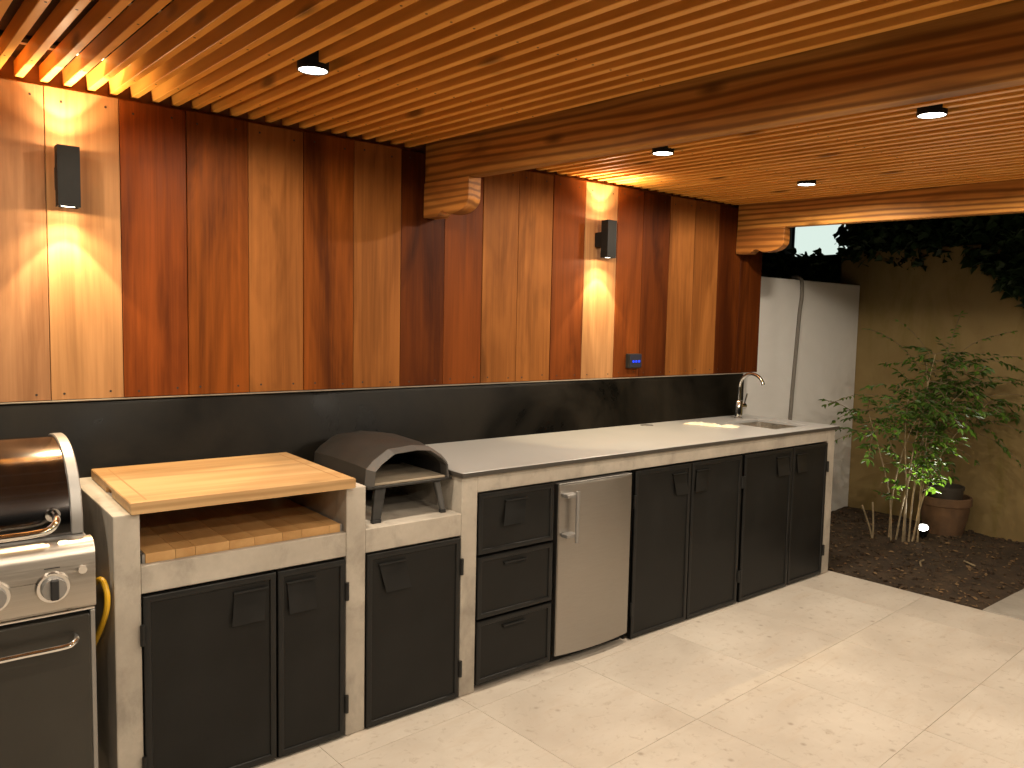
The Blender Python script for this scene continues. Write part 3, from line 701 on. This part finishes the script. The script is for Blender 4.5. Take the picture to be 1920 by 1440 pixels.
# yellow gas hose in the gap beside the pillar
hz_ = smooth_path([(-0.128, 0.30, 0.60), (-0.120, 0.16, 0.66), (-0.112, 0.05, 0.715), (-0.104, 0.012, 0.690), (-0.104, 0.010, 0.640), (-0.110, 0.05, 0.575), (-0.118, 0.12, 0.50), (-0.125, 0.22, 0.42), (-0.128, 0.34, 0.35)], 6)
tag(mesh_obj('gas_hose', tube_bm(hz_, 0.0085, 10), plain('yellow_hose', (0.72, 0.42, 0.02), 0.4), smooth=True), 'bright yellow gas hose looping between the barbecue and the cement pillar', 'hose')

# ================================================================ faucet
fa = thing('faucet', 'chrome gooseneck kitchen tap with side lever beside the sink', 'tap', (3.70, 0.535, 0.912))
mesh_obj('body', lathe_bm([(0.0, 0.0), (0.028, 0.0), (0.028, 0.006), (0.023, 0.009), (0.023, 0.110), (0.020, 0.116), (0.014, 0.118)], (0, 0, 0)), M['chrome'], fa, smooth=True)
sp = [(0, 0, 0.115), (0, 0, 0.20)]
for k in range(0, 11):
    a = rad(180 - 165 * k / 10); sp.append((0.0, -0.088 - 0.088 * math.cos(a), 0.205 + 0.088 * math.sin(a)))
mesh_obj('spout', tube_bm(smooth_path(sp, 3), 0.0105, 14), M['chrome'], fa, smooth=True)
lv = mesh_obj('lever_hub', cyl_bm((0.018, 0, 0.078), (0.062, 0, 0.078), 0.020, n=20), M['chrome'], fa, smooth=True, bev=0.002)
mesh_obj('lever', tube_bm([(0.060, 0, 0.080), (0.064, -0.004, 0.115), (0.070, -0.012, 0.160)], 0.0055, 10), M['chrome'], lv, smooth=True)
# crumpled clear film lying by the sink
bm = bmesh.new(); nx, ny = 26, 12
for i in range(nx + 1):
    for j in range(ny + 1):
        u, v = i / nx, j / ny
        wdt = 0.045 + 0.018 * noise.noise(Vector((u * 5, 1, 2)))
        x = -0.16 + 0.32 * u; y = (v - 0.5) * 2 * wdt + 0.02 * math.sin(u * 7)
        e = min(1, min(u, 1 - u) * 8, min(v, 1 - v) * 5)
        z = 0.0015 + e * (0.010 + 0.012 * noise.noise(Vector((x * 26, y * 40, 0))) + 0.006 * noise.noise(Vector((x * 70, y * 70, 5))))
        bm.verts.new((x, y, max(z, 0.001)))
bm.verts.ensure_lookup_table()
for i in range(nx):
    for j in range(ny):
        a = i * (ny + 1) + j; bm.faces.new((bm.verts[a], bm.verts[a + ny + 1], bm.verts[a + ny + 2], bm.verts[a + 1]))
cl = mesh_obj('cleaning_cloth', bm, plain('cream_cloth', (0.72, 0.66, 0.50), 0.5, var=0.08, vscale=40), smooth=True, loc=(3.235, 0.395, 0.912), rot=(0, 0, rad(-62)))
tag(cl, 'crumpled cream cloth lying flat on the grey worktop near the sink', 'cloth')

# ================================================================ garden walls
def plaster(name, a, b_, moss=0.0):
    m, t, b = nodes_of(name)
    v = coord(t); big = nz(t, v, 1.6, 6, 0.62, 0.8); sm = nz(t, v, 40, 5, 0.7); st = nz(t, coord(t, (3.0, 3.0, 0.8), (4, 4, 4)), 1.4, 6, 0.65, 0.8)
    c = mix(t, ramp(t, big, 0.32, 0.68), a, b_)
    if moss:
        c = mix(t, ramp(t, st, 0.5, 0.72, 0, moss), c, (a[0] * 0.6, a[1] * 0.68, a[2] * 0.25))
        c = mix(t, ramp(t, sm, 0.62, 0.8, 0, 0.4), c, tuple(x * 0.45 for x in a))
    t.links.new(c, b.inputs['Base Color']); b.inputs['Roughness'].default_value = 0.9; b.inputs['Specular IOR Level'].default_value = 0.10
    bump(t, b, sm, 0.2, 0.003)
    return m
ww_ = tag(box('white_garden_wall', 3.95, 5.90, 0.93, 1.10, -0.1, 1.872, plaster('white_plaster', (0.72, 0.705, 0.68), (0.80, 0.785, 0.76)), bev=0.006), 'smooth white plastered garden wall beyond the sink end of the counter', 'wall')
tw = tag(box('tan_boundary_wall', 5.90, 6.10, -4.2, 1.12, -0.11, 2.16, plaster('tan_stained_plaster', (0.19, 0.135, 0.058), (0.24, 0.175, 0.078), 0.5), bev=0.01), 'old tan plastered boundary wall behind the shrub and pot', 'wall')
# grey tube standing in for a shadow line down the white wall
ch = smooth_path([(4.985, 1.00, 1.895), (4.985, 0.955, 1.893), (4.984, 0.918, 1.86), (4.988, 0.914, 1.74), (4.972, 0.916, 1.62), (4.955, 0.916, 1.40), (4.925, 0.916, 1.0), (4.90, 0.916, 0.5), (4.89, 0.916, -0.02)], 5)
tag(mesh_obj('shadow_line_tube', tube_bm(ch, 0.015, 10), plain('shadow_line_grey', (0.17, 0.155, 0.135), 0.85, 0, 0.1), smooth=True), 'thin grey tube standing in for a shadow line down the white garden wall', 'shadow line')
pr = thing('wall_pier', 'narrow ochre pier with pale cap rising behind the white garden wall', 'pier', (4.62, 1.18, 0))
box('shaft', -0.05, 0.10, -0.05, 0.08, -0.1, 2.055, plaster('ochre_plaster', (0.40, 0.28, 0.10), (0.45, 0.32, 0.13)), pr)
box('cap', -0.06, 0.11, -0.06, 0.09, 2.0555, 2.105, plain('pale_cap', (0.62, 0.60, 0.55), 0.8), pr, bev=0.004)

# ---- neighbouring house with a lit window band
nh = thing('neighbour_house', 'dark neighbouring house with a long pale lit window behind the vines', 'house', (9.6, 2.0, 0))
box('wall', 0.02, 3.0, -6, 5, 0, 4.4, plaster('dark_house_plaster', (0.12, 0.11, 0.10), (0.16, 0.15, 0.13)), nh)
wn = box('window', -0.02, 0.018, -1.0, 1.9, 2.50, 3.20, M['window_glow'], nh)
box('sill', -0.08, 0.019, -1.05, 1.95, 2.44, 2.499, plain('sill_dark', (0.05, 0.06, 0.055), 0.7), wn)
for k in range(4): box('mullion', -0.035, -0.021, -0.98 + k * 0.95, -0.94 + k * 0.95, 2.5, 3.2, plain('mullion_dark', (0.06, 0.06, 0.06), 0.6), wn)

# ================================================================ plants
def leaf_into(bm, base, d, nrm, L, W, curl=0.15, lobes=False):
    d = d.normalized(); s = d.cross(nrm)
    if s.length < 1e-5: s = d.orthogonal()
    s.normalize(); n_ = s.cross(d).normalized()
    if lobes:   # ivy-like leaf
        P = [(0, 0, 0), (0.10, 0.42, -.02), (0.38, 0.50, 0.02), (0.55, 0.28, 0.03), (1.0, 0, -curl), (0.55, -0.28, 0.03), (0.38, -0.50, 0.02), (0.10, -0.42, -.02)]
        v = [bm.verts.new(base + d * (a * L) + s * (b * W) + n_ * (c * L)) for a, b, c in P]
        bm.faces.new((v[0], v[1], v[2], v[3], v[4])); bm.faces.new((v[0], v[4], v[5], v[6], v[7]))
    else:
        P = [(0, 0, 0), (0.32, 0.5, 0.06), (0.68, 0.38, 0.03), (1.0, 0, -curl), (0.68, -0.38, 0.03), (0.32, -0.5, 0.06)]
        v = [bm.verts.new(base + d * (a * L) + s * (b * W) + n_ * (c * L)) for a, b, c in P]
        bm.faces.new((v[0], v[1], v[2], v[3])); bm.faces.new((v[0], v[3], v[4], v[5]))

# ---- the up-lit shrub
sb = thing('garden_shrub', 'leafy multi-stemmed shrub lit from below in the soil bed', 'shrub', (5.08, 0.08, -0.02))
R3 = random.Random(21)
stem_m = plain('pale_bark', (0.26, 0.20, 0.115), 0.8, var=0.35, vscale=25, bmp=0.4, bscale=120)
camr = Vector((0.78, -0.62, 0)); camf = Vector((0.62, 0.78, 0))
lv_bm = bmesh.new(); tw_bm = bmesh.new(); nleaf = 0
def rv(s=1.0): return Vector((R3.uniform(-s, s), R3.uniform(-s, s), R3.uniform(-s, s)))
def frond(p, d, L, leafL, dens=1.0, droop=0.5):
    """twig with paired leaflets and small side sprays"""
    q = p.copy(); d = d.normalized(); n = max(4, int(L / 0.030)); path = [q.copy()]
    for i in range(n):
        d = (d + Vector((0, 0, -droop * 0.055)) + rv(0.07)).normalized(); q = q + d * (L / n); path.append(q.copy())
        if R3.random() < dens and i > 0:
            s = d.cross(Vector((0, 0, 1))); s = s.normalized() if s.length > 1e-4 else Vector((1, 0, 0))
            for sg in (-1, 1):
                if R3.random() < 0.88:
                    ld = (d * 0.55 + s * sg * 0.9 + rv(0.35) + Vector((0, 0, -0.25))).normalized()
                    leaf_into(lv_bm, q, ld, (Vector((0, 0, 1)) + rv(0.7)).normalized(), leafL * R3.uniform(0.7, 1.25), leafL * R3.uniform(0.36, 0.50), R3.uniform(0.0, 0.35))
    leaf_into(lv_bm, q, d, Vector((0, 0, 1)), leafL * 1.1, leafL * 0.42)
    tube_bm(path[::2] if len(path) > 6 else path, 0.0022, 4, tw_bm, closed_ends=False)
specs = [(-0.20, 0.05, 0.95), (-0.08, -0.10, 1.12), (0.04, 0.10, 1.28), (0.14, -0.02, 1.36), (0.28, 0.06, 1.30), (0.40, -0.10, 1.15), (0.52, 0.06, 1.02), (0.12, -0.18, 1.05), (0.24, 0.14, 1.18)]
for si, (du, dv, hh) in enumerate(specs):
    b0 = camr * (-0.10 + 0.026 * ((si * 4) % 9)) + camf * R3.uniform(-0.06, 0.06)
    top = b0 + camr * du + camf * dv + Vector((0, 0, hh))
    pth = smooth_path([b0, b0 + camr * du * 0.14 + Vector((0, 0, hh * 0.35)) + rv(0.02), b0 + camr * du * 0.48 + camf * dv * 0.4 + Vector((0, 0, hh * 0.70)) + rv(0.025), top], 6)
    tp = [0.0072 - 0.005 * i / (len(pth) - 1) for i in range(len(pth))]
    mesh_obj('stem', tube_bm(pth, 0.01, 7, taper=tp), stem_m, sb, smooth=True)
    for i, p in enumerate(pth):
        fr_ = i / (len(pth) - 1)
        if fr_ < 0.50: continue
        for k in range(1 if fr_ < 0.7 else 2 if fr_ < 0.95 else 4):
            az = R3.uniform(0, 2 * PI); out = Vector((math.cos(az), math.sin(az), R3.uniform(-0.1, 0.9)))
            out = out + camr * 0.25
            L = R3.uniform(0.18, 0.40)
            frond(p, out, L, R3.uniform(0.044, 0.060), 0.85, R3.uniform(0.6, 2.4))
# long arching sprays
for du, z, dd in ((-0.12, 1.02, (-1.0, 0.0, 0.40)), (-0.15, 0.80, (-1.0, 0, 0.10)), (0.45, 1.05, (1.0, 0, 0.25)), (0.48, 0.90, (1.0, 0, 0.0)), (0.25, 1.30, (0.7, 0, 0.9)), (0.05, 1.25, (-0.5, 0, 0.8)), (0.40, 1.15, (0.9, 0, 0.5)), (0.22, 1.25, (0.15, 0, 1.0)), (0.34, 1.25, (0.9, 0, 0.7)), (0.12, 1.3, (-0.2, 0, 1.0)), (0.5, 0.8, (0.8, 0, -0.3))):
    frond(camr * du + Vector((0, 0, z)), camr * dd[0] + Vector((0, 0, dd[2])) + camf * R3.uniform(-0.3, 0.3), R3.uniform(0.36, 0.52), 0.038, 0.7, 1.0)
# low bright shoots
for du, z in ((-0.10, 0.40), (0.02, 0.46), (0.08, 0.38), (-0.05, 0.30), (0.12, 0.5), (0.03, 0.56), (-0.02, 0.60), (0.16, 0.58), (0.06, 0.52)):
    for k in range(3): frond(camr * du + camf * R3.uniform(-0.06, 0.06) + Vector((0, 0, z)), camr * R3.uniform(-1, 1) + camf * R3.uniform(-1, 0.6) + Vector((0, 0, 0.4)), R3.uniform(0.08, 0.16), 0.055, 1.0, 1.0)
mesh_obj('twig', tw_bm, plain('twig_bark', (0.12, 0.085, 0.045), 0.8), sb)['kind'] = 'stuff'
mesh_obj('foliage', lv_bm, leafmat('shrub_leaf', (0.026, 0.060, 0.009), (0.085, 0.145, 0.022), 0.5, 0.42, (0.15, 0.30, 0.025)), sb)['kind'] = 'stuff'

# ---- garden spotlight
gs = thing('garden_spotlight', 'small lit garden spike light on the soil beside the shrub stems', 'spotlight', (5.33, 0.05, -0.03))
aim = (Vector((5.02, -0.06, 0.52)) - Vector((5.33, 0.05, 0.06))).normalized()
q = aim.to_track_quat('Z', 'Y').to_euler()
hd = mesh_obj('head', lathe_bm([(0.0, -0.075), (0.028, -0.072), (0.036, -0.02), (0.040, 0.0), (0.040, 0.012), (0.036, 0.012), (0.035, 0.002)], (0, 0, 0), 20), M['fixture'], gs, smooth=True, loc=(0, 0, 0.085), rot=q)
mesh_obj('lens', lathe_bm([(0.0, 0.006), (0.020, 0.005), (0.035, 0.003)], (0, 0, 0), 20), M['lens_garden'], hd, smooth=True)
mesh_obj('spike', tube_bm([(0, 0, -0.05), (0, 0, 0.06)], 0.007, 8), M['fixture'], gs)
lamp('garden_bulb', 'SPOT', tuple(Vector((0, 0, 0.085)) + aim * 0.022), 45.0, (1.0, 0.93, 0.78), gs, (-aim).to_track_quat('Z', 'Y').to_euler(), spot_size=rad(70), spot_blend=0.6, shadow_soft_size=0.02)

# ---- terracotta pot with a smaller pot inside
pt = thing('terracotta_pot', 'round weathered terracotta pot on the soil by the tan wall', 'pot', (5.66, 0.045, -0.035))
terra = plain('weathered_terracotta', (0.13, 0.072, 0.036), 0.85, var=0.35, vscale=7, bmp=0.3, bscale=60)
mesh_obj('pot_body', lathe_bm([(0.0, 0.0), (0.115, 0.0), (0.130, 0.010), (0.158, 0.13), (0.170, 0.24), (0.160, 0.245), (0.150, 0.24), (0.135, 0.10), (0.0, 0.09)], (0, 0, 0)), terra, pt, smooth=True)
mesh_obj('rim', lathe_bm([(0.1685, 0.232), (0.180, 0.236), (0.182, 0.290), (0.176, 0.298), (0.163, 0.296), (0.1605, 0.240)], (0, 0, 0)), terra, pt, smooth=True)
ip = thing('nursery_pot', 'smaller dark plastic pot sitting inside the terracotta pot', 'pot', (5.665, 0.045, 0.062))
mesh_obj('pot_body', lathe_bm([(0.0, 0.0), (0.10, 0.0), (0.118, 0.25), (0.124, 0.252), (0.124, 0.275), (0.116, 0.275), (0.112, 0.20), (0.0, 0.20)], (0, 0, 0)), plain('dark_plastic_pot', (0.05, 0.04, 0.03), 0.6), ip, smooth=True)

# ---- cut stems standing in the soil
cs = thing('cut_stems', 'pair of bare pale cut stems sticking out of the soil in a V', 'stems', (4.96, 0.235, -0.03))
for a, b_ in (((0, 0, 0), (-0.085, 0.05, 0.27)), ((0.0, 0.004, 0), (-0.01, 0.012, 0.29))):
    a, b_ = Vector(a), Vector(b_); mesh_obj('stem', tube_bm(smooth_path([a, a.lerp(b_, 0.4) + Vector((0.012, 0, 0)), b_], 4), 0.0065, 7), stem_m, cs, smooth=True)

# ---- leaf litter and chips on the soil
R5 = random.Random(5); bm = bmesh.new()
for i in range(1500):
    x, y = R5.uniform(3.99, 5.88), R5.uniform(-0.82, 0.9); z = soil_z(x, y) + R5.uniform(0.002, 0.010); a = R5.uniform(0, 2 * PI)
    L = R5.uniform(0.008, 0.038)
    leaf_into(bm, Vector((x, y, z)), Vector((math.cos(a), math.sin(a), R5.uniform(-0.1, 0.35))), Vector((R5.uniform(-.5, .5), R5.uniform(-.5, .5), 1)), L, L * R5.uniform(0.3, 0.7), R5.uniform(-0.2, 0.3))
stuff(tag(mesh_obj('leaf_litter', bm, leafmat('dry_leaf', (0.04, 0.024, 0.012), (0.22, 0.135, 0.062), 0.8, 0.1)), 'dry fallen leaves and chips scattered over the dark soil', 'leaf litter'))
bm = bmesh.new()
for i in range(260):
    x, y = R5.uniform(4.0, 5.86), R5.uniform(-0.82, 0.9); r = R5.uniform(0.006, 0.022); z = soil_z(x, y) + r * 0.3
    vv = bmesh.ops.create_icosphere(bm, subdivisions=1, radius=r, matrix=Matrix.Translation((x, y, z)))['verts']
    for v in vv: v.co += Vector((R5.uniform(-.3, .3), R5.uniform(-.3, .3), R5.uniform(-.3, .2))) * r
stuff(tag(mesh_obj('soil_clods', bm, soil_mat()), 'small dark clods and stones lying on the garden soil', 'clods'))
for k, (x, y, a, L, lab) in enumerate(((4.72, -0.22, 0.35, 0.16, 'pale dry twig lying flat on the soil in front of the shrub'), (4.95, -0.42, 1.1, 0.10, 'short broken twig lying on the soil near the paver path'))):
    t_ = mesh_obj('twig', tube_bm(smooth_path([(-L / 2, 0, 0), (0, 0.012, 0.006), (L / 2, -0.004, 0.002)], 4), 0.006, 6), stem_m, smooth=True, loc=(x, y, soil_z(x, y) + 0.008), rot=(0, 0, a)); tag(t_, lab, 'twig')

# ---- vines over the walls
R6 = random.Random(66)
dark_leaf = leafmat('dark_vine_leaf', (0.014, 0.035, 0.010), (0.034, 0.070, 0.020), 0.5, 0.2)
vine_bark = plain('vine_bark', (0.05, 0.035, 0.02), 0.9)
def vine(name, label, blobs, stems, loc=(0, 0, 0), L=(0.05, 0.10), cat='vine'):
    o = thing(name, label, cat, loc); off = Vector(loc); bm = bmesh.new()
    for (c, r, n) in blobs:
        c = Vector(c)
        for i in range(n):
            while True:
                u = Vector((R6.uniform(-1, 1), R6.uniform(-1, 1), R6.uniform(-1, 1)))
                if u.length <= 1: break
            p = c + Vector((u.x * r[0], u.y * r[1], u.z * r[2])) - off
            l = R6.uniform(*L); a = R6.uniform(0, 2 * PI)
            leaf_into(bm, p, Vector((math.cos(a), math.sin(a), R6.uniform(-1.4, 0.3))), Vector((R6.uniform(-1, 0.2), R6.uniform(-1, .3), R6.uniform(0.0, 1))), l, l * R6.uniform(0.7, 1.0), R6.uniform(0, 0.3), True)
    for st in stems: mesh_obj('stem', tube_bm(smooth_path([Vector(p) - off for p in st], 6), 0.008, 6), vine_bark, o, smooth=True)
    f = mesh_obj('foliage', bm, dark_leaf, o); f['kind'] = 'stuff'
    return o
blobs = []
for k in range(24):
    y = 1.02 - k * 0.085
    blobs.append(((5.98 + R6.uniform(-.05, .05), y, 2.27 + R6.uniform(-0.04, 0.05)), (0.20, 0.14, 0.20 if y > 0.9 else 0.26), 170))
vine('climbing_vine', 'dense dark vine covering the top of the tan boundary wall', blobs, [[(6.0, 1.0, 2.1), (5.98, 0.5, 2.22), (6.02, 0.0, 2.2), (5.98, -0.6, 2.25), (6.0, -1.1, 2.2)], [(5.97, 0.8, 2.2), (5.93, 0.5, 2.3), (5.98, 0.2, 2.35)]], (6.0, 0.0, 2.13))
hb = [((5.86, -0.24, 2.02), (0.10, 0.22, 0.18), 230), ((5.84, -0.32, 1.88), (0.09, 0.16, 0.12), 140), ((5.82, -0.42, 1.76), (0.08, 0.12, 0.10), 70), ((5.84, -0.55, 1.98), (0.10, 0.22, 0.25), 260), ((5.82, -0.40, 1.62), (0.05, 0.05, 0.09), 16), ((5.86, -0.02, 2.05), (0.06, 0.10, 0.07), 40), ((5.84, -0.62, 1.7), (0.09, 0.14, 0.2), 90)]
vine('hanging_vine', 'dark vine branch drooping down the face of the tan wall', hb, [[(5.95, -0.1, 2.2), (5.85, -0.25, 2.02), (5.83, -0.36, 1.85), (5.82, -0.42, 1.66)], [(5.95, -0.5, 2.2), (5.85, -0.55, 2.0), (5.83, -0.6, 1.75)]], (5.9, -0.3, 2.16))
hb = []
for k in range(16): hb.append(((4.55 + k * 0.095, 1.32 + R6.uniform(-.05, .05), 1.90 + R6.uniform(-.02, .05)), (0.12, 0.13, 0.24), 150))
hb += [((4.90, 1.30, 2.20), (0.06, 0.05, 0.12), 26), ((4.98, 1.3, 2.28), (0.04, 0.04, 0.07), 9)]
vine('hedge', 'dark leafy hedge growing up behind the white garden wall', hb, [[(4.6 + k * 0.28, 1.33, -0.1), (4.62 + k * 0.28, 1.30, 1.0), (4.6 + k * 0.28, 1.34, 2.0)] for k in range(6)], (5.2, 1.32, -0.1), cat='hedge')
hb = []
for k in range(22): hb.append(((7.6 + R6.uniform(-.4, .4), 1.75 - k * 0.17, 2.35 + R6.uniform(-.35, .55)), (0.40, 0.26, 0.42), 150))
tr_ = vine('garden_tree', 'dark leafy tree standing behind the tan boundary wall', hb, [[(7.6, 0.3, -0.1), (7.65, 0.25, 1.2), (7.55, 0.4, 2.3)], [(7.62, 0.25, 1.3), (7.6, -0.4, 2.0), (7.65, -1.0, 2.6)], [(7.62, 0.25, 1.3), (7.65, 0.9, 2.0), (7.6, 1.5, 2.4)]], (7.6, 0.3, -0.1), (0.06, 0.12), 'tree')
